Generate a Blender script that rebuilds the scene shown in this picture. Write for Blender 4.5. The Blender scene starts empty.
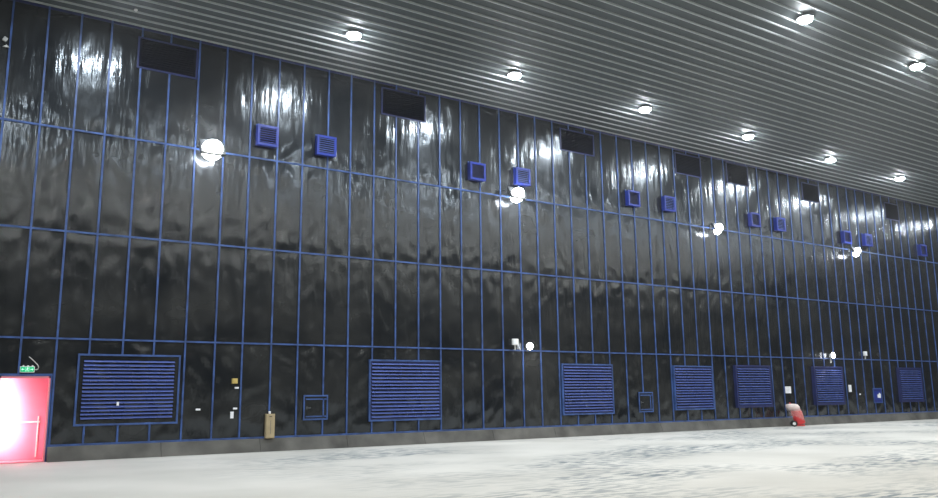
import bpy, bmesh, math, random
from mathutils import Vector, Matrix, noise
random.seed(7)
SC = bpy.context.scene
COL = SC.collection
PI = math.pi
Zc, Zf = 13.67, -0.46            # ceiling and floor heights (z=0 is the bottom batten on the wall)

# ------------------------------------------------------------------ materials
def mat(name, color, rough=0.5, metal=0.0, emit=None, strength=0.0, vary=0.0, vscale=3.0, bump=0.0, spec=0.5):
    m = bpy.data.materials.new(name); m.use_nodes = True
    nt = m.node_tree; b = nt.nodes['Principled BSDF']
    b.inputs['Base Color'].default_value = (*color, 1)
    b.inputs['Roughness'].default_value = rough
    b.inputs['Metallic'].default_value = metal
    b.inputs['Specular IOR Level'].default_value = spec
    if emit:
        b.inputs['Emission Color'].default_value = (*emit, 1)
        b.inputs['Emission Strength'].default_value = strength
    if vary or bump:
        tc = nt.nodes.new('ShaderNodeTexCoord')
        n = nt.nodes.new('ShaderNodeTexNoise'); n.inputs['Scale'].default_value = vscale; n.inputs['Detail'].default_value = 4
        nt.links.new(tc.outputs['Object'], n.inputs['Vector'])
        if vary:
            r = nt.nodes.new('ShaderNodeValToRGB')
            r.color_ramp.elements[0].position = 0.3; r.color_ramp.elements[1].position = 0.7
            r.color_ramp.elements[0].color = tuple([c*(1-vary) for c in color]) + (1,)
            r.color_ramp.elements[1].color = tuple([min(1, c*(1+vary)) for c in color]) + (1,)
            nt.links.new(n.outputs['Fac'], r.inputs['Fac']); nt.links.new(r.outputs['Color'], b.inputs['Base Color'])
        if bump:
            bp = nt.nodes.new('ShaderNodeBump'); bp.inputs['Strength'].default_value = bump; bp.inputs['Distance'].default_value = 0.02
            nt.links.new(n.outputs['Fac'], bp.inputs['Height']); nt.links.new(bp.outputs['Normal'], b.inputs['Normal'])
    return m

def film_material():
    m = bpy.data.materials.new('black_film'); m.use_nodes = True
    nt = m.node_tree; N = nt.nodes; L = nt.links; b = N['Principled BSDF']
    tc = N.new('ShaderNodeTexCoord')
    def noi(sx, sz, scale, detail):
        mp = N.new('ShaderNodeMapping'); mp.inputs['Scale'].default_value = (sx, 1, sz)
        L.new(tc.outputs['Object'], mp.inputs['Vector'])
        n = N.new('ShaderNodeTexNoise'); n.inputs['Scale'].default_value = scale; n.inputs['Detail'].default_value = detail
        L.new(mp.outputs['Vector'], n.inputs['Vector']); return n
    n1 = noi(2.2, 0.35, 1.6, 4)        # long vertical ripples
    n2 = noi(1.0, 0.7, 3.5, 5)         # small crumples
    n3 = noi(0.6, 0.9, 0.7, 3)         # haze blotches
    add = N.new('ShaderNodeMath'); add.operation = 'MULTIPLY_ADD'; add.inputs[1].default_value = 0.15
    L.new(n2.outputs['Fac'], add.inputs[0]); L.new(n1.outputs['Fac'], add.inputs[2])
    bp = N.new('ShaderNodeBump'); bp.inputs['Strength'].default_value = 0.8; bp.inputs['Distance'].default_value = 0.05
    L.new(add.outputs[0], bp.inputs['Height']); L.new(bp.outputs['Normal'], b.inputs['Normal'])
    rr = N.new('ShaderNodeMapRange'); rr.inputs['From Min'].default_value = 0.3; rr.inputs['From Max'].default_value = 0.7
    rr.inputs['To Min'].default_value = 0.15; rr.inputs['To Max'].default_value = 0.28
    L.new(n3.outputs['Fac'], rr.inputs['Value']); L.new(rr.outputs[0], b.inputs['Roughness'])
    cr = N.new('ShaderNodeValToRGB')
    cr.color_ramp.elements[0].position = 0.3; cr.color_ramp.elements[0].color = (0.007, 0.009, 0.012, 1)
    cr.color_ramp.elements[1].position = 0.75; cr.color_ramp.elements[1].color = (0.024, 0.024, 0.023, 1)
    L.new(n3.outputs['Fac'], cr.inputs['Fac']); L.new(cr.outputs['Color'], b.inputs['Base Color'])
    b.inputs['Specular IOR Level'].default_value = 0.75
    b.inputs['IOR'].default_value = 1.5
    b.inputs['Specular Tint'].default_value = (0.86, 0.93, 1.0, 1)
    return m

def floor_material():
    m = bpy.data.materials.new('dusty_concrete'); m.use_nodes = True
    nt = m.node_tree; N = nt.nodes; L = nt.links; b = N['Principled BSDF']
    tc = N.new('ShaderNodeTexCoord')
    def noi(sx, sy, scale, detail, rot=0.0):
        mp = N.new('ShaderNodeMapping'); mp.inputs['Scale'].default_value = (sx, sy, 1); mp.inputs['Rotation'].default_value = (0, 0, rot)
        L.new(tc.outputs['Object'], mp.inputs['Vector'])
        n = N.new('ShaderNodeTexNoise'); n.inputs['Scale'].default_value = scale; n.inputs['Detail'].default_value = detail
        L.new(mp.outputs['Vector'], n.inputs['Vector']); return n
    def ramp(n, a, b_, c0, c1):
        r = N.new('ShaderNodeValToRGB'); r.color_ramp.elements[0].position = a; r.color_ramp.elements[1].position = b_
        r.color_ramp.elements[0].color = c0; r.color_ramp.elements[1].color = c1
        L.new(n.outputs[0], r.inputs['Fac']); return r
    K, W = (0, 0, 0, 1), (1, 1, 1, 1)
    base = ramp(noi(1, 1, 0.25, 6), 0.3, 0.7, (0.47, 0.455, 0.42, 1), (0.64, 0.62, 0.58, 1))
    scuff = ramp(noi(0.8, 2.6, 2.2, 12, 0.45), 0.47, 0.56, K, W)     # streaky scuffs
    patch = ramp(noi(0.8, 1.3, 0.16, 4, 0.5), 0.47, 0.62, K, W)        # where the scuffs lie
    # scuffs thin out to the left and right at the wall
    sep = N.new('ShaderNodeSeparateXYZ'); L.new(tc.outputs['Object'], sep.inputs[0])
    mx = N.new('ShaderNodeMapRange'); mx.inputs['From Min'].default_value = 3; mx.inputs['From Max'].default_value = 9
    L.new(sep.outputs['X'], mx.inputs['Value'])
    mu = N.new('ShaderNodeMath'); mu.operation = 'MULTIPLY'; L.new(scuff.outputs[0], mu.inputs[0]); L.new(patch.outputs[0], mu.inputs[1])
    mu2 = N.new('ShaderNodeMath'); mu2.operation = 'MULTIPLY'; L.new(mu.outputs[0], mu2.inputs[0]); L.new(mx.outputs[0], mu2.inputs[1])
    mu3 = N.new('ShaderNodeMath'); mu3.operation = 'MULTIPLY'; L.new(mu2.outputs[0], mu3.inputs[0]); mu3.inputs[1].default_value = 0.95
    mix = N.new('ShaderNodeMixRGB'); L.new(mu3.outputs[0], mix.inputs[0]); L.new(base.outputs[0], mix.inputs[1])
    mix.inputs[2].default_value = (0.15, 0.18, 0.20, 1)
    # darker tone towards the foot of the kerb
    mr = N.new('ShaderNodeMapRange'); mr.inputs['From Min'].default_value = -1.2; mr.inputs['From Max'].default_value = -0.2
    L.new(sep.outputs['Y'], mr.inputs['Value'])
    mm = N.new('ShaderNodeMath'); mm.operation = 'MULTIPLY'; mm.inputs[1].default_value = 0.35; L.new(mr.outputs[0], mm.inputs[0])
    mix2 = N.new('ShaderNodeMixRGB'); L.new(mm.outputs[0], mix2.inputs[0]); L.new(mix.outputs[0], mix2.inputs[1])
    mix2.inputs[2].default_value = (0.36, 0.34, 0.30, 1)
    L.new(mix2.outputs[0], b.inputs['Base Color'])
    b.inputs['Roughness'].default_value = 0.75; b.inputs['Specular IOR Level'].default_value = 0.3
    bp = N.new('ShaderNodeBump'); bp.inputs['Strength'].default_value = 0.25; bp.inputs['Distance'].default_value = 0.01
    n4 = noi(1, 1, 6, 6); L.new(n4.outputs[0], bp.inputs['Height']); L.new(bp.outputs['Normal'], b.inputs['Normal'])
    return m

M = dict(
    film=film_material(), floor=floor_material(),
    batten=mat('blue_batten', (0.040, 0.088, 0.26), 0.42, vary=0.45, vscale=2.5),
    blue=mat('blue_painted_metal', (0.008, 0.026, 0.24), 0.42, vary=0.12, vscale=1.5),
    blade=mat('blue_louvre_blade', (0.075, 0.115, 0.36), 0.30, vary=0.12, vscale=0.8),
    navy=mat('navy_louvre', (0.010, 0.014, 0.075), 0.5, vary=0.2),
    navy_frame=mat('navy_frame', (0.012, 0.020, 0.10), 0.5, vary=0.2),
    dark=mat('dark_recess', (0.006, 0.007, 0.012), 0.8, vary=0.2),
    upper=mat('unlit_louvre', (0.003, 0.0035, 0.010), 0.8, vary=0.2, spec=0.02),
    kerb=mat('grey_kerb_concrete', (0.10, 0.096, 0.088), 0.85, vary=0.45, vscale=1.1, bump=0.5),
    ceil=mat('grey_ceiling_panel', (0.055, 0.068, 0.071), 0.6, vary=0.08, vscale=0.3),
    rib=mat('pale_ceiling_rib', (0.40, 0.43, 0.43), 0.5, vary=0.06),
    shell=mat('dark_room_shell', (0.03, 0.032, 0.035), 0.9, vary=0.2),
    white=mat('white_plastic', (0.8, 0.8, 0.78), 0.5, vary=0.05),
    housing=mat('lamp_housing', (0.06, 0.065, 0.07), 0.5, metal=0.3, vary=0.05),
    black=mat('black_rubber', (0.015, 0.015, 0.015), 0.7, vary=0.1),
    lens=mat('lit_lens', (1, 1, 1), 0.4, emit=(0.90, 0.96, 1.0), strength=150, vary=0.01),
    flood=mat('lit_flood_lens', (1, 1, 1), 0.4, emit=(0.95, 0.97, 1.0), strength=60, vary=0.01),
    tan=mat('tan_board', (0.44, 0.35, 0.21), 0.7, vary=0.12, vscale=4),
    yellow=mat('yellow_plastic', (0.60, 0.45, 0.14), 0.5, vary=0.1),
    paper=mat('white_paper', (0.85, 0.86, 0.9), 0.7, vary=0.03),
    ink=mat('grey_ink', (0.12, 0.12, 0.13), 0.7, vary=0.05),
    green=mat('exit_green', (0.0, 0.25, 0.10), 0.4, emit=(0.0, 0.55, 0.22), strength=0.75, vary=0.02),
    exitw=mat('exit_white', (0.7, 0.9, 0.8), 0.4, emit=(0.55, 1.0, 0.75), strength=0.7, vary=0.02),
    grey=mat('grey_cable', (0.5, 0.5, 0.48), 0.5, vary=0.05),
    pink=mat('pink_paint', (0.85, 0.30, 0.36), 0.6, vary=0.05),
    pinkleaf=mat('rose_door_paint', (0.85, 0.27, 0.38), 0.5, vary=0.12, vscale=1.2),
    red=mat('red_paint', (0.68, 0.045, 0.05), 0.35, vary=0.1),
    wrap=mat('cloudy_plastic_wrap', (0.75, 0.62, 0.58), 0.35, vary=0.15, vscale=9, bump=0.6),
)

# ------------------------------------------------------------------ mesh helpers
def setp(o, label=None, cat=None, group=None, kind=None):
    if label: o['label'] = label
    if cat: o['category'] = cat
    if group: o['group'] = group
    if kind: o['kind'] = kind
    return o
def bbox(bm, x0, x1, y0, y1, z0, z1, mi=0, rot=None):
    c = Vector(((x0+x1)/2, (y0+y1)/2, (z0+z1)/2))
    vs = []
    for dx in (-.5, .5):
        for dy in (-.5, .5):
            for dz in (-.5, .5):
                v = Vector((dx*(x1-x0), dy*(y1-y0), dz*(z1-z0)))
                if rot: v = rot @ v
                vs.append(bm.verts.new(c+v))
    for f in ((0,1,3,2),(4,6,7,5),(0,4,5,1),(2,3,7,6),(0,2,6,4),(1,5,7,3)):
        bm.faces.new([vs[i] for i in f]).material_index = mi
def prism(bm, pts, a, b, axis='x', mi=0):
    """extrude a closed 2D outline between a and b along an axis"""
    def P(t, p):
        return (t, p[0], p[1]) if axis == 'x' else (p[0], t, p[1]) if axis == 'y' else (p[0], p[1], t)
    A = [bm.verts.new(P(a, p)) for p in pts]; B = [bm.verts.new(P(b, p)) for p in pts]
    n = len(pts)
    bm.faces.new(A).material_index = mi; bm.faces.new(B[::-1]).material_index = mi
    for i in range(n):
        bm.faces.new((A[i], B[i], B[(i+1) % n], A[(i+1) % n])).material_index = mi
def lathe(bm, prof, origin=(0,0,0), axis=(0,0,1), seg=24, mi=0):
    q = Vector((0,0,1)).rotation_difference(Vector(axis).normalized())
    o = Vector(origin); rings = []
    for r, t in prof:
        if r < 1e-6: rings.append([bm.verts.new(o + q @ Vector((0,0,t)))])
        else: rings.append([bm.verts.new(o + q @ Vector((r*math.cos(2*PI*k/seg), r*math.sin(2*PI*k/seg), t))) for k in range(seg)])
    for a, b in zip(rings, rings[1:]):
        if len(a) == 1 and len(b) == 1: continue
        for k in range(seg):
            k2 = (k+1) % seg
            if len(a) == 1: f = bm.faces.new((a[0], b[k], b[k2]))
            elif len(b) == 1: f = bm.faces.new((a[k], a[k2], b[0]))
            else: f = bm.faces.new((a[k], a[k2], b[k2], b[k]))
            f.material_index = mi; f.smooth = True
def tube(bm, pts, r, seg=8, mi=0):
    pts = [Vector(p) for p in pts]; rings = []
    up = Vector((0.13, 0.31, 0.94))
    for i, p in enumerate(pts):
        d = (pts[min(i+1, len(pts)-1)] - pts[max(i-1, 0)]).normalized()
        a = d.cross(up).normalized(); b = d.cross(a).normalized()
        rings.append([bm.verts.new(p + r*(a*math.cos(2*PI*k/seg) + b*math.sin(2*PI*k/seg))) for k in range(seg)])
    for A, B in zip(rings, rings[1:]):
        for k in range(seg):
            f = bm.faces.new((A[k], A[(k+1) % seg], B[(k+1) % seg], B[k])); f.smooth = True; f.material_index = mi
    bm.faces.new(rings[0][::-1]); bm.faces.new(rings[-1])
def obj(name, bm, mats, parent=None, bevel=0.0):
    if not isinstance(mats, (list, tuple)): mats = [mats]
    bmesh.ops.recalc_face_normals(bm, faces=bm.faces[:])
    me = bpy.data.meshes.new(name); bm.to_mesh(me); bm.free()
    for m in mats: me.materials.append(M[m] if isinstance(m, str) else m)
    o = bpy.data.objects.new(name, me); COL.objects.link(o)
    if parent: o.parent = parent
    if bevel:
        bv = o.modifiers.new('bevel', 'BEVEL'); bv.width = bevel; bv.segments = 2; bv.limit_method = 'ANGLE'
    return o
def empty(name, loc, label=None, cat=None, group=None, kind=None):
    o = bpy.data.objects.new(name, None); COL.objects.link(o); o.location = loc; o.empty_display_size = 0.2
    return setp(o, label, cat, group, kind)
def copy_tree(o, parent=None):
    c = o.copy(); COL.objects.link(c)
    if parent: c.parent = parent
    for ch in list(o.children): copy_tree(ch, c)
    return c
NB = bmesh.new

# ------------------------------------------------------------------ layout data (metres, on the wall plane)
OFF = [0.6258,0.5757,0.4904,0.4479,0.3832,0.358,0.3265,0.2545,0.2687,0.2371,0.2346,0.1702,0.1726,0.1486,0.1669,0.1766,0.198,0.1741,0.2217,0.237,0.2017,0.2037,0.1854,0.173,0.1783,0.2078,0.204,0.1908,0.1587,0.1459,0.1288,0.1313,0.1067,0.0185,-0.0395,-0.1127,-0.1635,-0.2265,-0.3079,-0.3488,-0.3888,-0.4046,-0.4093,-0.4387,-0.4682,-0.5524,-0.6174,-0.614,-0.6729,-0.7355,-0.778,-0.824]
COLS = [-5.3, -4.3, -3.3, -2.3, -1.35, -0.37] + [i+d for i, d in enumerate(OFF)] + [51.1+0.97*i for i in range(14)]
RAILS = [0.0, 3.155, 6.457, 9.725]
XL, XR = -6.3, 64.4
#  big louvres: x0, x1, z0, z1, protrusion, frame
BIG = [(2.18, 5.23, 0.54, 2.71, 0.05, 0.17), (12.04, 15.18, 0.42, 2.68, 0.06, 0.10), (21.30, 24.28, 0.44, 2.64, 0.08, 0.09),
       (28.24, 31.00, 0.52, 2.63, 0.10, 0.09), (32.69, 35.50, 0.56, 2.70, 0.18, 0.12), (39.31, 42.03, 0.58, 2.70, 0.20, 0.14), (48.03, 50.66, 0.63, 2.72, 0.15, 0.14)]
UP = [(3.32, 5.30, 12.20, 13.31), (12.47, 14.50, 12.30, 13.44), (21.65, 23.73, 12.32, 13.38), (29.26, 31.20, 12.33, 13.45),
      (33.24, 35.04, 12.37, 13.55), (39.90, 41.55, 12.25, 13.35), (48.60, 50.23, 12.13, 13.24)]
DOOR = (0.12, 1.49, Zf, 2.03)

# ------------------------------------------------------------------ setting
# wall: one skin of stretched film, wrinkled panel by panel, with the doorway left open
def wall():
    bm = NB()
    zs_e = [Zf] + RAILS + [Zc]
    zs = []
    for a, b in zip(zs_e, zs_e[1:]):
        n = max(2, int((b-a)/0.13))
        for k in range(n): zs.append((a+(b-a)*k/n))
    zs.append(Zc)
    zs = sorted(set(zs) | {DOOR[3]})
    xe = [XL] + COLS + [XR]
    xs = []
    for a, b in zip(xe, xe[1:]):
        for k in range(10): xs.append(a+(b-a)*k/10)
    xs.append(XR)
    xs = sorted(set(xs) | {DOOR[0], DOOR[1]})
    rnd = {}
    def h(x, z):
        i = 0
        while i < len(xe)-2 and x >= xe[i+1]: i += 1
        j = 0
        while j < len(zs_e)-2 and z >= zs_e[j+1]: j += 1
        u = (x-xe[i])/(xe[i+1]-xe[i]); v = (z-zs_e[j])/(zs_e[j+1]-zs_e[j])
        if (i, j) not in rnd: rnd[(i, j)] = [random.uniform(-1, 1) for _ in range(4)]
        r = rnd[(i, j)]
        m = min(1, 4*u*(1-u)*1.6) * min(1, 12*v*(1-v))
        pil = (0.007 + 0.006*r[0]) * math.sin(PI*u)
        tilt = 0.010*r[1]*(u-0.5)
        wr = 0.012*noise.noise(Vector((x*2.6+r[2]*9, z*0.45, j*3.1)))
        wr += 0.006*noise.noise(Vector((x*6+z*0.5*r[3], z*1.1, 7.7)))
        edge = math.exp(-(1-v)*3.5) + math.exp(-v*5)
        diag = (0.085 if j in (0, 1) else 0.045)*edge*noise.noise(Vector((x*3.2+z*1.4*r[3], z*2.0, 2.2)))
        return -(0.004 + m*(pil+tilt+wr+diag+0.008))
    grid = {}
    for a, x in enumerate(xs):
        for b, z in enumerate(zs):
            grid[a, b] = bm.verts.new((x, min(h(x, z), 0.0), z))
    for a in range(len(xs)-1):
        for b in range(len(zs)-1):
            xm = (xs[a]+xs[a+1])/2; zm = (zs[b]+zs[b+1])/2
            if DOOR[0] < xm < DOOR[1] and zm < DOOR[3]: continue
            f = bm.faces.new((grid[a, b], grid[a+1, b], grid[a+1, b+1], grid[a, b+1])); f.smooth = True
    loose = [v for v in bm.verts if not v.link_faces]
    for v in loose: bm.verts.remove(v)
    me = bpy.data.meshes.new('wall_back'); bm.to_mesh(me); bm.free()
    me.materials.append(M['film'])
    o = bpy.data.objects.new('wall_back', me); COL.objects.link(o); setp(o, kind='structure')
wall()

X0, X1, Y0 = -14.0, 80.0, -46.0
def slab(name, args, m):
    bm = NB(); bbox(bm, *args); return setp(obj(name, bm, m), kind='structure')
slab('floor', (X0, X1, Y0, 3.0, Zf-0.3, Zf), 'floor')
slab('wall_left', (X0-0.3, X0, Y0, 0.3, Zf, Zc), 'shell')
slab('wall_right', (X1, X1+0.3, Y0, 0.3, Zf, Zc), 'shell')
slab('wall_front', (X0, X1, Y0-0.3, Y0, Zf, Zc), 'shell')
bm = NB(); bbox(bm, X0, XL, -0.02, 0.25, Zf, Zc); bbox(bm, XR, X1, -0.02, 0.25, Zf, Zc)
setp(obj('wall_back_end', bm, 'film'), kind='structure')
# ceiling: wide grey strips with a pale raised rib between each pair
bm = NB()
bbox(bm, X0, X1, Y0, 0.3, Zc+0.02, Zc+0.25, 0)
y = -0.10
while y > Y0+0.3:
    pts = [(y-0.032, Zc+0.03), (y-0.026, Zc-0.03), (y+0.026, Zc-0.03), (y+0.032, Zc+0.03)]
    prism(bm, pts, X0, X1, 'x', 1)
    y -= 0.483
setp(obj('ceiling', bm, ['ceil', 'rib']), kind='structure')

# concrete kerb with a sloping face
bm = NB()
for a, b in [(X0, DOOR[0]-0.06)] + [(DOOR[1]+0.04 + 3.2*k + (0.012 if k else 0), DOOR[1]+0.04+3.2*(k+1)) for k in range(24)]:
    prism(bm, [(0.0, Zf), (-0.26, Zf), (-0.10, -0.045), (-0.06, -0.03), (0.0, -0.03)], a, min(b, X1), 'x')
setp(obj('baseboard_back', bm, 'kerb'), kind='structure')

# battens
tn = [0]
def trim(boxes):
    tn[0] += 1
    bm = NB()
    for b in boxes: bbox(bm, *b)
    return setp(obj('trim_%d' % tn[0], bm, 'batten'), kind='structure')
for x in COLS:
    cuts = []
    for (a, b, c, d, *_r) in BIG + UP + [DOOR]:
        if a-0.03 < x < b+0.03: cuts.append((c, d))
    cuts.sort(); segs = []; z = 0.0
    for c, d in cuts:
        if c > z: segs.append((z, c))
        z = d
    segs.append((z, Zc))
    trim([(x-0.028, x+0.028, -0.040, 0.0, a, b) for a, b in segs])
trim([(XL, DOOR[0]-0.05, -0.048, 0, -0.03, 0.03), (DOOR[1]+0.04, XR, -0.048, 0, -0.03, 0.03)])
for z in RAILS[1:]: trim([(XL, XR, -0.048, 0, z-0.028, z+0.028)])
trim([(XL, XR, -0.03, 0, Zc-0.10, Zc-0.02)]).data.materials[0] = M['navy_frame']  # top rail in navy, the dimness under the ceiling put into its colour
trim([(DOOR[1]+0.0, DOOR[1]+0.04, -0.04, 0, Zf, 2.10), (DOOR[0]-0.06, DOOR[1], -0.045, 0, DOOR[3], DOOR[3]+0.07)])

# ------------------------------------------------------------------ doorway
d = empty('door_1', (0.8, 0, Zf), kind='structure')
def dobj(name, bm, m, parent=d):
    o = obj(name, bm, m); o.parent = parent
    o.location = (-d.location.x, -d.location.y, -d.location.z) if parent is d else (0, 0, 0)
    return o
a, b, c, t = DOOR
bm = NB()
bbox(bm, a, a+0.07, -0.03, 0.12, c, t); bbox(bm, b-0.05, b, -0.03, 0.12, c, t); bbox(bm, a, b, -0.03, 0.12, t-0.06, t)
dobj('door_frame', bm, 'pink')
bm = NB()
bbox(bm, a-0.2, a-0.15, 0.12, 1.3, c, t+0.3); bbox(bm, b+0.25, b+0.3, 0.12, 1.3, c, t+0.3)
bbox(bm, a-0.2, b+0.3, 0.12, 1.3, t+0.25, t+0.3); bbox(bm, a-0.2, b+0.3, 1.25, 1.3, c, t+0.3)
dobj('passage_lining', bm, 'pink')
bm = NB(); bbox(bm, 0.10, 1.62, 0.95, 1.0, c+0.04, 2.20); leaf = dobj('door_leaf', bm, 'pinkleaf')
bm = NB(); bbox(bm, 0.45, 1.40, 0.90, 0.95, 0.66, 0.705); bbox(bm, 0.45, 0.50, 0.90, 0.95, 0.62, 0.75)
dobj('push_bar', bm, 'white', leaf)
bm = NB(); bbox(bm, 1.33, 1.365, 0.92, 0.95, c+0.1, 0.85); dobj('latch_rod', bm, 'white', leaf)
bm = NB(); bbox(bm, a, b+0.1, -0.02, 0.95, Zf, Zf+0.03); dobj('threshold', bm, 'pink')

# ------------------------------------------------------------------ big louvres
def louvre(x0, x1, z0, z1, p, fr, n, label, first_style):
    r = empty('wall_louvre', ((x0+x1)/2, 0, z0), label, 'louvre', 'large blue louvres along the bottom of the wall')
    w = (x1-x0)/2; hgt = z1-z0
    bm = NB(); s = 0.06
    for q in ((-w, w, 0, s), (-w, w, hgt-s, hgt), (-w, -w+s, s, hgt-s), (w-s, w, s, hgt-s)):
        bbox(bm, q[0], q[1], -p-0.02, 0.0, q[2], q[3])
    obj('frame', bm, 'batten' if first_style else 'navy_frame' if p > 0.12 else 'batten', r, 0.006)
    bm = NB()   # inner surround between the frame and the blades
    g = fr; y = -p
    for q in ((-w+s, w-s, s, g), (-w+s, w-s, hgt-g, hgt-s), (-w+s, -w+g, g, hgt-g), (w-g, w-s, g, hgt-g)):
        if q[1]-q[0] > 0.01 and q[3]-q[2] > 0.01: bbox(bm, q[0], q[1], y, 0.0, q[2], q[3])
    obj('surround', bm, 'film' if first_style else 'navy_frame', r)
    bm = NB(); bbox(bm, -w+g, w-g, -0.015, 0.0, g, hgt-g); obj('back_panel', bm, 'dark', r)
    bm = NB(); pit = (hgt-2*g)/n
    for k in range(n):
        z = g + pit*k
        yb, yf = -0.02, -p-0.035
        sag = 0.006*math.sin(k*1.7)
        pts = [(yb, z+pit*0.84), (yf+0.022, z+pit*0.56+sag), (yf+0.004, z+pit*0.44+sag), (yf, z+pit*0.26+sag), (yf+0.014, z+pit*0.26+sag),
               (yf+0.030, z+pit*0.44+sag), (yb, z+pit*0.72)]
        prism(bm, pts, -w+g+0.012, w-g-0.012, 'x')
    obj('blades', bm, 'blade', r)
    return r
LB = ['wide blue louvre nearest the pink doorway, white sticker on one blade',
      'large blue louvre right of the tan wall box and its square hatch',
      'large blue louvre just right of the small lit lamp on the first rail',
      'blue louvre in the middle right, right of the framed access hatch with the small handle',
      'navy-framed blue louvre directly left of the white notice and the red trolley',
      'deep navy-framed blue louvre right of the red trolley, a small lit lamp above it',
      'farthest blue louvre, beyond the blue hatch with the white paper']
for i, (q, n) in enumerate(zip(BIG, (16, 16, 16, 15, 15, 15, 14))):
    lr = louvre(*q, n, LB[i], i == 0)
    if i == 0:
        bm = NB(); bbox(bm, 3.36-lr.location.x, 3.43-lr.location.x, -0.092, -0.088, 1.13-lr.location.z, 1.25-lr.location.z)
        setp(obj('sticker', bm, 'paper', lr), label='small white sticker')

# ------------------------------------------------------------------ dark louvres under the ceiling
LU = ['dark louvre high under the ceiling at the left, nearest the pink doorway end',
      'second dark louvre under the ceiling, up and right of the two leftmost slatted blue vents',
      'third dark louvre under the ceiling, up and right of the brightest middle floodlight',
      'fourth dark louvre under the ceiling, left one of the closely spaced middle pair',
      'fifth dark louvre under the ceiling, right one of the closely spaced middle pair',
      'sixth dark louvre under the ceiling, second from the far end of the wall',
      'farthest dark louvre under the ceiling, at the right end of the wall']
for (x0, x1, z0, z1), lab in zip(UP, LU):
    r = empty('upper_louvre', ((x0+x1)/2, 0, z0), lab, 'louvre', 'dark louvres under the ceiling')
    w = (x1-x0)/2; hg = z1-z0; s = 0.055
    bm = NB()
    for q in ((-w, w, 0, s), (-w, w, hg-s, hg), (-w, -w+s, s, hg-s), (w-s, w, s, hg-s)): bbox(bm, q[0], q[1], -0.06, 0, q[2], q[3])
    obj('frame', bm, 'navy_frame', r, 0.005)
    bm = NB(); bbox(bm, -w+s, w-s, -0.03, 0, s, hg-s); obj('back_panel', bm, 'upper', r)
    bm = NB(); n = 12
    for k in range(n):
        z = s + 0.03 + (hg-2*s-0.04)*k/n
        prism(bm, [(-0.03, z+0.075), (-0.075, z+0.02), (-0.075, z), (-0.03, z+0.055)], -w+s+0.08, w-s-0.08, 'x')
    obj('blades', bm, 'upper', r)

# ------------------------------------------------------------------ blue box vents on the upper row
VENT = [(7.45, 10.18, 10.88, 's'), (9.71, 10.18, 10.93, 'b'), (16.54, 10.19, 10.95, 'd'), (18.93, 10.31, 11.00, 'b'), (25.62, 10.18, 10.90, 'd'),
        (28.09, 10.22, 10.95, 'b'), (34.76, 10.15, 10.86, 'd'), (36.97, 10.14, 10.85, 'b'), (43.37, 10.04, 10.76, 'd'), (45.63, 10.09, 10.79, 'b'), (52.03, 10.03, 10.70, 'd')]
LV = ['leftmost blue box vent, dark slats in a blue frame', 'second blue box vent from the left, bright slats, below the glare on the film',
      'dark-faced blue box vent just left of the bright middle floodlight', 'pale slatted blue vent right above the bright middle floodlight',
      'dark-faced blue box vent, left one of the middle pair above the third rail', 'slatted blue box vent, right one of the middle pair above the third rail',
      'dark-faced blue box vent just right of the third floodlight', 'slatted blue box vent, second to the right of the third floodlight',
      'dark-faced blue box vent just above the farthest floodlight', 'slatted blue box vent just right of the farthest floodlight',
      'last blue box vent at the right edge of the wall']
P = 0.22
def vent(style):
    r = empty('box_vent', (0, 0, 0)); w = 0.74; h = 0.72
    bm = NB(); s = 0.03
    for q in ((0, w, 0, s), (0, w, h-s, h), (0, s, s, h-s), (w-s, w, s, h-s)): bbox(bm, q[0], q[1], -P, 0, q[2], q[3])
    obj('box', bm, 'blue', r)
    bm = NB(); s = 0.075
    for q in ((-0.02, w+0.02, -0.02, s), (-0.02, w+0.02, h-s, h+0.02), (-0.02, s, s, h-s), (w-s, w+0.02, s, h-s)): bbox(bm, q[0], q[1], -P-0.025, -P, q[2], q[3])
    obj('flange', bm, 'blue', r, 0.006)
    bm = NB(); bbox(bm, 0.03, w-0.03, -0.10, -0.08, 0.03, h-0.03); obj('back_panel', bm, 'navy' if style == 'd' else 'dark', r)
    bm = NB(); n = 9 if style == 'd' else 7; pit = (h-2*s)/n
    for k in range(n):
        z = s + pit*k
        if style == 'd': pts = [(-P+0.05, z+pit*.55), (-P+0.01, z+pit*.30), (-P+0.01, z+pit*.12), (-P+0.05, z+pit*.37)]
        else: pts = [(-P+0.05, z+pit*.98), (-P-0.02, z+pit*.62), (-P-0.02, z+pit*.42), (-P+0.05, z+pit*.80)]
        prism(bm, pts, s, w-s, 'x')
    obj('slats', bm, 'navy' if style == 'd' else 'blade' if style == 'b' else 'blue', r)
    bm = NB()
    bm.free()
    for xx in (0.0, w-0.02):
        bm = NB(); bbox(bm, xx-0.01, xx+0.03, -0.06, 0, h, h+0.07); obj('bracket', bm, 'batten', r)
    return r
protos = {}
for (x, z0, z1, st), lab in zip(VENT, LV):
    if st in protos: r = copy_tree(protos[st])
    else: r = protos[st] = vent(st)
    r.location = (x, -0.045, z0)
    setp(r, lab, 'vent', 'blue box vents above the third rail')

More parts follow.
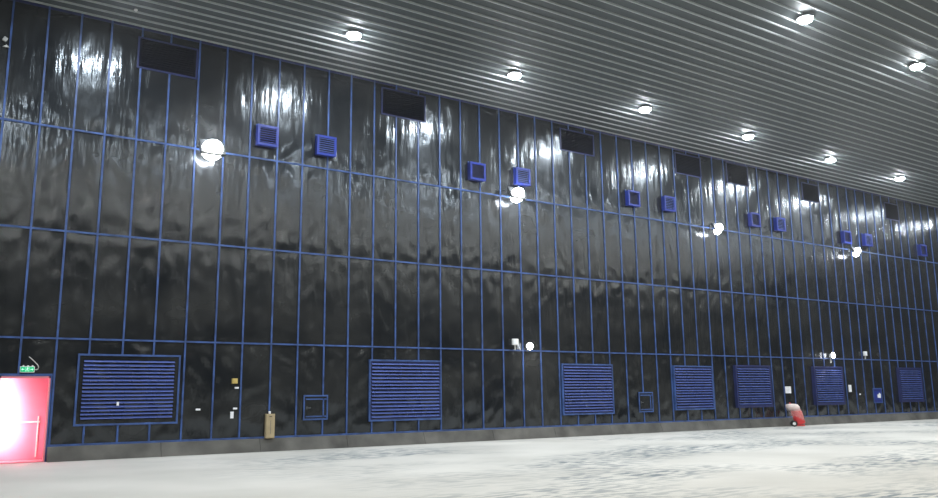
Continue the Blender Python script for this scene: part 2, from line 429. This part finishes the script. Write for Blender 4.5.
# ------------------------------------------------------------------ ceiling lamps
def area(name, loc, power, size, color=(0.84, 0.93, 1.0), direction=(0, 0, -1), spread=PI, shape='DISK', sy=None):
    l = bpy.data.lights.new(name, 'AREA'); l.energy = power; l.shape = shape; l.size = size; l.color = color; l.spread = spread
    if sy: l.size_y = sy
    o = bpy.data.objects.new(name, l); COL.objects.link(o); o.location = loc
    o.rotation_mode = 'QUATERNION'; o.rotation_quaternion = Vector((0, 0, -1)).rotation_difference(Vector(direction))
    return o
LAMP_W = 365
def ceiling_lamp():
    r = empty('ceiling_light', (0, 0, 0))
    bm = NB(); lathe(bm, [(0.0, 0.02), (0.27, 0.02), (0.29, -0.02), (0.28, -0.075), (0.235, -0.08), (0.235, -0.04)], seg=28); obj('housing', bm, 'housing', r)
    bm = NB(); lathe(bm, [(0.245, -0.05), (0.25, -0.09), (0.225, -0.15), (0.17, -0.19), (0.09, -0.21), (0.0, -0.22)], seg=20); obj('lens', bm, 'lens', r)
    return r
VIS = [(9.61, -3.45), (16.45, -3.55), (23.61, -3.5), (30.7, -3.45), (37.9, -3.2), (45.05, -3.05), (21.78, -12.6), (29.05, -12.5)]
LC = ['lit round ceiling lamp at the left, alone above the two leftmost vents', 'second lit ceiling lamp in the row along the wall',
      'third lit ceiling lamp in the row along the wall', 'fourth lit ceiling lamp in the row along the wall',
      'fifth lit ceiling lamp in the row along the wall', 'farthest lit ceiling lamp in the row along the wall',
      'large lit ceiling lamp at the top edge, in the row nearer the viewer', 'lit ceiling lamp at the upper right, in the row nearer the viewer']
cl = None
for (x, y), lab in zip(VIS, LC):
    if cl is None: r = cl = ceiling_lamp()
    else: r = copy_tree(cl)
    r.location = (x, y, Zc-0.02); setp(r, lab, 'lamp', 'round ceiling lamps')
    area('lamp_beam', (x, y, Zc-0.26), LAMP_W, 0.46)
for (x, y) in [(2.45, -3.45), (-4.7, -3.45), (52.2, -3.3), (59.3, -3.3)]: area('lamp_beam', (x, y, Zc-0.26), LAMP_W, 0.46)
for x in (-7.0, 0.2, 7.4, 14.6, 36.3, 43.5, 50.7, 58): area('lamp_beam', (x, -12.5, Zc-0.26), LAMP_W, 0.46)
for yy in (-21.5, -30.5):
    for k in range(10): area('lamp_beam', (-7+7.2*k, yy, Zc-0.26), LAMP_W, 0.46, color=(1.0, 0.95, 0.84))
bm = NB(); lathe(bm, [(0.0, 0.0), (0.055, 0.0), (0.06, -0.03), (0.04, -0.06), (0.0, -0.065)], seg=16)
o = obj('smoke_detector', bm, 'white'); o.location = (2.95, -1.3, Zc-0.03)
setp(o, 'tiny pale round detector on the ceiling strips at the upper left', 'detector')

# ------------------------------------------------------------------ floodlights on the third rail
FL = [(5.80, 9.70, 1.55), (18.75, 9.80, 1.45), (31.65, 9.68, 1.2), (44.1, 9.58, 1.2)]
LF = ['very bright floodlight at the left on the third rail', 'bright middle floodlight on the third rail, just below a slatted vent',
      'third floodlight from the left, on the third rail', 'farthest floodlight on the third rail']
def flood(s):
    r = empty('floodlight', (0, 0, 0))
    q = Matrix.Rotation(-0.55, 3, 'X')
    bm = NB(); bbox(bm, -0.27*s, 0.27*s, -0.50, -0.38, -0.20*s, 0.20*s, rot=q)
    for k in range(-3, 4): bbox(bm, k*0.07*s-0.008, k*0.07*s+0.008, -0.40, -0.31, -0.13*s, 0.21*s, rot=q)
    obj('housing', bm, 'housing', r, 0.01)
    bm = NB(); lathe(bm, [(0.0, 0.10*s), (0.10*s, 0.09*s), (0.18*s, 0.06*s), (0.225*s, 0.02*s), (0.235*s, -0.03), (0.20*s, -0.08)], (0, -0.50, -0.10), (0, -0.85, -0.52), 24)
    obj('lens', bm, 'flood', r)
    bm = NB(); tube(bm, [(0, 0.0, 0.12), (0, -0.15, 0.12), (0, -0.32, 0.03)], 0.022); bbox(bm, -0.08, 0.08, -0.03, 0.01, 0.0, 0.20)
    tube(bm, [(-0.30*s, -0.40, 0), (-0.30*s, -0.26, 0.05), (0.30*s, -0.26, 0.05), (0.30*s, -0.40, 0)], 0.014)
    obj('bracket', bm, 'housing', r)
    return r
for (x, z, s), lab in zip(FL, LF):
    r = flood(s); r.location = (x, -0.05, z); setp(r, lab, 'floodlight', 'floodlights on the third rail')
    area('flood_beam', (x, -0.55-0.85*0.115*s, z-0.10-0.52*0.115*s), 110, 0.38*s, (1.0, 0.98, 0.92), (0.0, -0.85, -0.52), PI)

# small lamps and boxes on the first rail
for x, z, lab in ((19.45, 3.33, 'small lit lamp on the first rail, right of the pale box on its post'),
                  (41.2, 3.33, 'small lit lamp on the first rail above the deep-framed louvre')):
    r = empty('wall_lamp', (x, -0.04, z), lab, 'lamp', 'small lit lamps on the first rail')
    bm = NB(); lathe(bm, [(0, 0.0), (0.09, 0.0), (0.12, 0.10), (0.15, 0.16), (0.15, 0.19)], (0, 0, 0), (0, -1, 0), 20); obj('housing', bm, 'white', r)
    bm = NB(); lathe(bm, [(0.15, 0.18), (0.14, 0.23), (0.09, 0.27), (0, 0.29)], (0, 0, 0), (0, -1, 0), 20); obj('lens', bm, 'flood', r)
    bm = NB(); bbox(bm, -0.03, 0.03, -0.03, 0.0, -0.42 if x > 30 else -0.2, -0.02); obj('conduit', bm, 'grey', r)
    area('wall_lamp_beam', (x, -0.36, z), 45, 0.22, (1, 0.98, 0.92), (0, -0.5, -0.85))
for x, z, lab in ((18.6, 3.38, 'pale square box on a post on the first rail, left of a small lit lamp'),
                  (44.48, 3.40, 'pale square box on a short post on the first rail, far right')):
    r = empty('junction_box', (x, -0.04, 3.17), lab, 'box', 'pale boxes on the first rail')
    bm = NB(); bbox(bm, 0.03, 0.33, -0.12, -0.02, 0.20, 0.46); obj('case', bm, 'white', r, 0.02)
    bm = NB(); bbox(bm, 0.06, 0.30, -0.13, -0.12, 0.24, 0.42); obj('cover', bm, 'paper', r, 0.004)
    bm = NB(); bbox(bm, 0.15, 0.20, -0.08, 0.03, 0.0, 0.03); bbox(bm, 0.15, 0.20, -0.08, -0.04, 0.03, 0.20); obj('post', bm, 'grey', r)
# fitting at the far left edge
r = empty('wall_fitting', (-0.48, -0.02, 12.0), 'small pale fitting high on the film at the extreme left edge', 'fitting')
bm = NB(); bbox(bm, -0.09, 0.02, -0.10, 0, 0.18, 0.31, rot=Matrix.Rotation(0.5, 3, 'Y')); obj('head', bm, 'grey', r, 0.01)
bm = NB(); prism(bm, [(-0.08, 0.0), (0.10, 0.0), (0.02, 0.09)], -0.06, 0.0, 'y'); obj('foot_plate', bm, 'grey', r)
bm = NB(); tube(bm, [(0.0, -0.03, 0.06), (-0.03, -0.05, 0.2)], 0.012); obj('arm', bm, 'black', r)

# ------------------------------------------------------------------ access hatches
def hatch(x0, x1, z0, z1, lab, blue=False):
    r = empty('access_hatch', ((x0+x1)/2, -0.03, z0), lab, 'hatch', 'small square hatches in the bottom row')
    w = (x1-x0)/2; h = z1-z0
    bm = NB(); s = 0.055
    for q in ((-w, w, 0, s), (-w, w, h-s, h), (-w, -w+s, s, h-s), (w-s, w, s, h-s)): bbox(bm, q[0], q[1], -0.035, 0.0, q[2], q[3])
    obj('frame', bm, 'batten', r, 0.004)
    lf = obj('door', (lambda b_: (bbox(b_, -w+s, w-s, -0.015, 0.0, s, h-s), b_)[1])(NB()), 'blue' if blue else 'film', r)
    bm = NB()
    if not blue:
        for q in ((-w+.10, w-.06, .10, .15), (-w+.10, w-.06, h-.17, h-.12), (w-.20, w-.15, .10, h-.12)): bbox(bm, q[0], q[1], -0.028, -0.015, q[2], q[3])
        obj('door_edging', bm, 'batten', lf)
        bm = NB(); bbox(bm, -w+0.09, -w+0.28, -0.05, -0.015, h*0.46, h*0.46+0.05); bbox(bm, -w+0.09, -w+0.15, -0.045, -0.015, h*0.43, h*0.5+0.05)
        obj('handle', bm, 'housing', lf, 0.004)
    else:
        bm.free()
        for q in ((-w+.09, w-.09, .12, .15), (-w+.09, w-.09, h-.15, h-.12)):
            bm = NB(); bbox(bm, q[0], q[1], -0.022, -0.015, q[2], q[3]); obj('door_edging', bm, 'navy_frame', lf)
    return r
hatch(9.49, 10.42, 0.53, 1.40, 'square black hatch in a blue frame right of the tan wall box')
hatch(25.87, 26.80, 0.47, 1.39, 'square black hatch in a blue frame between two louvres in the middle right')
hr = hatch(45.2, 46.12, 0.61, 1.49, 'solid blue hatch left of the farthest louvre', True)
bm = NB(); prism(bm, [(45.62, 0.93), (45.93, 0.90), (45.98, 1.12), (45.84, 1.22), (45.72, 1.12), (45.60, 1.10)], -0.062, -0.055, 'y')
setp(obj('paper_sheet', bm, 'paper'), 'torn white paper stuck on the solid blue hatch', 'paper')

# ------------------------------------------------------------------ small things on the film
# tan wall box with a vertical line of marks
r = empty('wall_box', (8.27, -0.045, -0.03), 'tall narrow tan box on the wall just above the kerb', 'box')
bm = NB(); bbox(bm, -0.155, 0.155, -0.14, 0, 0, 0.81); obj('case', bm, 'tan', r, 0.01)
bm = NB(); bbox(bm, -0.135, 0.135, -0.148, -0.14, 0.03, 0.78); fd = obj('door', bm, 'tan', r, 0.003)
bm = NB(); bbox(bm, -0.05, 0.04, -0.152, -0.148, 0.71, 0.735); obj('slot', bm, 'black', fd)
bm = NB()
for k in range(7):
    z = 0.16+0.065*k
    bbox(bm, -0.008, 0.018, -0.151, -0.148, z, z+0.038); bbox(bm, -0.014, 0.002, -0.151, -0.148, z+0.012, z+0.022)
setp(obj('lettering', bm, 'ink', fd), label='faint vertical line of marks')
bm = NB(); bbox(bm, -0.035, 0.035, -0.06, 0, 0.81, 0.90); obj('conduit_gland', bm, 'paper', r, 0.01)
def plate(name, x0, x1, z0, z1, m, lab, cat, depth=0.03, group=None, lines=0):
    if lines:
        r = empty(name, ((x0+x1)/2, -0.03, z0), lab, cat, group)
        w = (x1-x0)/2; h = z1-z0
        bm = NB(); bbox(bm, -w, w, -0.02, 0, 0, h); obj('sheet', bm, m, r)
        bm = NB()
        for k in range(lines): bbox(bm, -w*0.7, w*(0.7 if k % 2 else 0.4), -0.023, -0.02, h*(0.85-0.7*k/lines)-0.012, h*(0.85-0.7*k/lines))
        obj('printed_lines', bm, 'grey', r)
        return r
    bm = NB(); w = (x1-x0)/2
    bbox(bm, -w, w, -depth, 0, 0, z1-z0)
    if cat == 'box': bbox(bm, -w*0.6, w*0.7, -depth-0.02, -depth, (z1-z0)*0.2, (z1-z0)*0.75)
    o = obj(name, bm, m, bevel=0.008); o.location = ((x0+x1)/2, -0.025, z0)
    return setp(o, lab, cat, group)
plate('socket_box', 6.93, 7.11, 1.80, 1.97, 'yellow', 'small yellow box on the film left of the tan wall box', 'box', 0.10)
plate('label_plate', 7.04, 7.18, 1.63, 1.69, 'paper', 'tiny white plate just below the small yellow box', 'plate')
plate('label_plate', 7.01, 7.15, 0.95, 1.01, 'paper', 'tiny white plate above the small white switch', 'plate')
plate('wall_switch', 6.92, 7.03, 0.66, 0.88, 'paper', 'small upright white switch left of the tan wall box', 'switch', 0.06)
plate('label_plate', 5.78, 5.94, 0.94, 1.00, 'paper', 'tiny white plate just right of the leftmost large louvre', 'plate')
plate('paper_notice', 36.84, 37.33, 1.25, 1.61, 'paper', 'white square notice on the film above the red trolley', 'notice', lines=3)
plate('paper_notice', 42.75, 43.02, 1.28, 1.68, 'paper', 'narrow upright white notice right of the deep-framed louvre', 'notice', lines=3)
plate('label_plate', 43.78, 43.90, 1.10, 1.18, 'paper', 'tiny white dot of a plate right of the narrow white notice', 'plate')

# exit sign with cable
r = empty('exit_sign', (0.84, -0.05, 2.13), 'green illuminated emergency exit sign above the pink doorway', 'sign')
bm = NB(); bbox(bm, -0.235, 0.235, -0.06, 0, 0, 0.185); obj('case', bm, 'white', r, 0.008)
bm = NB(); bbox(bm, -0.215, 0.215, -0.068, -0.06, 0.02, 0.165); pn = obj('panel', bm, 'green', r)
bm = NB()
y0, y1 = -0.072, -0.068
# running figure beside a doorway, arrows on both sides
lathe(bm, [(0, 0), (0.014, 0), (0.014, 0.004), (0, 0.004)], (0.005, -0.068, 0.142), (0, -1, 0), 12)
for pts in ([(-0.012, 0.125), (0.012, 0.128), (0.010, 0.082), (-0.014, 0.080)], [(0.010, 0.122), (0.038, 0.108), (0.034, 0.099), (0.008, 0.112)],
            [(-0.010, 0.122), (-0.036, 0.100), (-0.030, 0.093), (-0.008, 0.110)], [(0.008, 0.086), (0.032, 0.062), (0.028, 0.035), (0.018, 0.036), (0.018, 0.060), (-0.004, 0.078)],
            [(-0.012, 0.086), (-0.020, 0.058), (-0.045, 0.040), (-0.050, 0.050), (-0.030, 0.064), (-0.022, 0.088)],
            [(-0.06, 0.03), (-0.053, 0.03), (-0.053, 0.155), (-0.06, 0.155)], [(0.053, 0.03), (0.06, 0.03), (0.06, 0.155), (0.053, 0.155)],
            [(-0.19, 0.092), (-0.155, 0.125), (-0.155, 0.102), (-0.10, 0.102), (-0.10, 0.082), (-0.155, 0.082), (-0.155, 0.059)],
            [(0.19, 0.092), (0.155, 0.059), (0.155, 0.082), (0.10, 0.082), (0.10, 0.102), (0.155, 0.102), (0.155, 0.125)]):
    prism(bm, pts, y0, y1, 'y')
obj('pictogram', bm, 'exitw', pn)
for x in (-0.13, 0.02, 0.16):
    bm = NB(); bbox(bm, x-0.025, x+0.025, -0.05, 0, 0.185, 0.215); obj('clip', bm, 'white', r)
bm = NB(); tube(bm, [(0.235, -0.03, 0.09), (0.30, -0.03, 0.085), (0.345, -0.03, 0.11), (0.355, -0.03, 0.16), (0.32, -0.03, 0.23), (0.22, -0.03, 0.32), (0.12, -0.03, 0.40), (0.02, -0.02, 0.47)], 0.016); obj('cable', bm, 'grey', r)

r.scale = (0.82, 1, 0.98)
# ------------------------------------------------------------------ red wheeled extinguisher trolley under a plastic wrap
tr = empty('extinguisher_trolley', (36.5, -0.80, Zf), 'red wheeled extinguisher trolley under cloudy plastic wrap by the kerb', 'trolley')
ax = Vector((-0.24, 0, 1)).normalized()
bm = NB(); lathe(bm, [(0, 0), (0.20, 0.0), (0.235, 0.05), (0.24, 0.60), (0.19, 0.73), (0.08, 0.80), (0.05, 0.86), (0, 0.86)], (0.17, 0, 0.10), ax, 24); obj('tank', bm, 'red', tr)
bm = NB()
def at(t, dx, dy): return Vector((0.17, 0, 0.10)) + ax*t + Vector((dx, dy, 0))
for s in (-1, 1): tube(bm, [at(-0.02, -0.12, s*0.16), at(0.5, -0.23, s*0.17), at(1.0, -0.16, s*0.15)], 0.018)
tube(bm, [at(1.0, -0.16, -0.15), at(1.02, -0.17, 0), at(1.0, -0.16, 0.15)], 0.018)
tube(bm, [(-0.12, -0.24, 0.13), (-0.12, 0.24, 0.13)], 0.016)
bbox(bm, -0.05, 0.34, -0.15, 0.15, 0.03, 0.09)
obj('carriage', bm, 'red', tr)
for s in (-1, 1):
    bm = NB(); lathe(bm, [(0.07, -0.02), (0.125, -0.03), (0.135, 0), (0.125, 0.03), (0.07, 0.02)], (-0.12, s*0.24, 0.135), (0, 1, 0), 24); wh = obj('wheel', bm, 'black', tr)
    bm = NB(); lathe(bm, [(0, -0.026), (0.03, -0.03), (0.072, -0.02), (0.072, 0.02), (0.03, 0.03), (0, 0.026)], (-0.12, s*0.24, 0.135), (0, 1, 0), 20); obj('hub', bm, 'white', wh)
# crumpled wrap draped over the top and down the sides
bm = NB(); seg = 28; rings = []
for t, rad in ((0.30, 0.28), (0.46, 0.29), (0.62, 0.285), (0.74, 0.29), (0.84, 0.285), (0.91, 0.26), (0.945, 0.19), (0.95, 0.0)):
    ring = []
    for k in range(seg):
        a_ = 2*PI*k/seg
        rr = rad*(1+0.10*noise.noise(Vector((math.cos(a_)*2.4, math.sin(a_)*2.4, t*4))))
        sk = -0.10 if t > 0.7 else -0.04
        tt = t + (0.10*math.sin(a_*3+1) if t < 0.4 else 0.02*math.sin(a_*2))
        ring.append(bm.verts.new(at(tt, sk + rr*math.cos(a_)*1.12, rr*math.sin(a_))))
    rings.append(ring)
for A, B in zip(rings, rings[1:]):
    for k in range(seg):
        f = bm.faces.new((A[k], A[(k+1) % seg], B[(k+1) % seg], B[k])); f.smooth = True
wm = M['wrap']; wb = wm.node_tree.nodes['Principled BSDF']; wb.inputs['Alpha'].default_value = 1.0
# translucent lower down so the red tank shows through
nt = wm.node_tree; tc = nt.nodes.new('ShaderNodeTexCoord'); sp = nt.nodes.new('ShaderNodeSeparateXYZ'); mr = nt.nodes.new('ShaderNodeMapRange')
nt.links.new(tc.outputs['Object'], sp.inputs[0]); nt.links.new(sp.outputs['Z'], mr.inputs['Value'])
mr.inputs['From Min'].default_value = 0.70; mr.inputs['From Max'].default_value = 0.9; mr.inputs['To Min'].default_value = 0.25; mr.inputs['To Max'].default_value = 0.95
nt.links.new(mr.outputs[0], wb.inputs['Alpha'])
obj('plastic_wrap', bm, 'wrap', tr)
tr.scale = (1.12, 1.12, 1.12); tr.rotation_euler = (0, 0, math.radians(-50))
bm = NB(); tube(bm, [at(0.86, 0.02, -0.02), at(0.9, 0.16, -0.1), at(0.6, 0.26, -0.12), at(0.3, 0.25, -0.1), at(0.2, 0.2, -0.14)], 0.018); obj('hose', bm, 'black', tr)

# ------------------------------------------------------------------ doorway light, world, camera
area('doorway_fill', (0.32, 0.45, 1.0), 60, 0.2, (1.0, 0.96, 0.96), (0.15, 1, -0.1), PI, 'RECTANGLE', 2.0)  # unseen fill added inside the doorway to whiten the pink leaf
w = bpy.data.worlds.new('World'); SC.world = w; w.use_nodes = True
vs = w.node_tree.nodes.new('ShaderNodeVolumeScatter'); vs.inputs['Density'].default_value = 0.0008; vs.inputs['Anisotropy'].default_value = 0.85
w.node_tree.links.new(vs.outputs[0], w.node_tree.nodes['World Output'].inputs['Volume'])
w.node_tree.nodes['Background'].inputs[0].default_value = (0.01, 0.012, 0.014, 1)
f_px, yaw, pitch, roll = 813.9345, 0.5911, 0.1793, -0.0121
fwd = Vector((math.sin(yaw)*math.cos(pitch), math.cos(yaw)*math.cos(pitch), math.sin(pitch)))
rt = Vector((math.cos(yaw), -math.sin(yaw), 0)); up = rt.cross(fwd)
r2 = math.cos(roll)*rt + math.sin(roll)*up; u2 = -math.sin(roll)*rt + math.cos(roll)*up
cd = bpy.data.cameras.new('camera'); cam = bpy.data.objects.new('camera', cd); COL.objects.link(cam)
m = Matrix((r2, u2, -fwd)).transposed().to_4x4(); m.translation = Vector((-1.8001, -27.4, 1.2812))
cam.matrix_world = m
cd.sensor_width = 36; cd.sensor_fit = 'HORIZONTAL'; cd.lens = f_px*36/938; cd.clip_end = 300
SC.camera = cam
SC.view_settings.view_transform = 'Standard'
SC.view_settings.exposure = 0.0
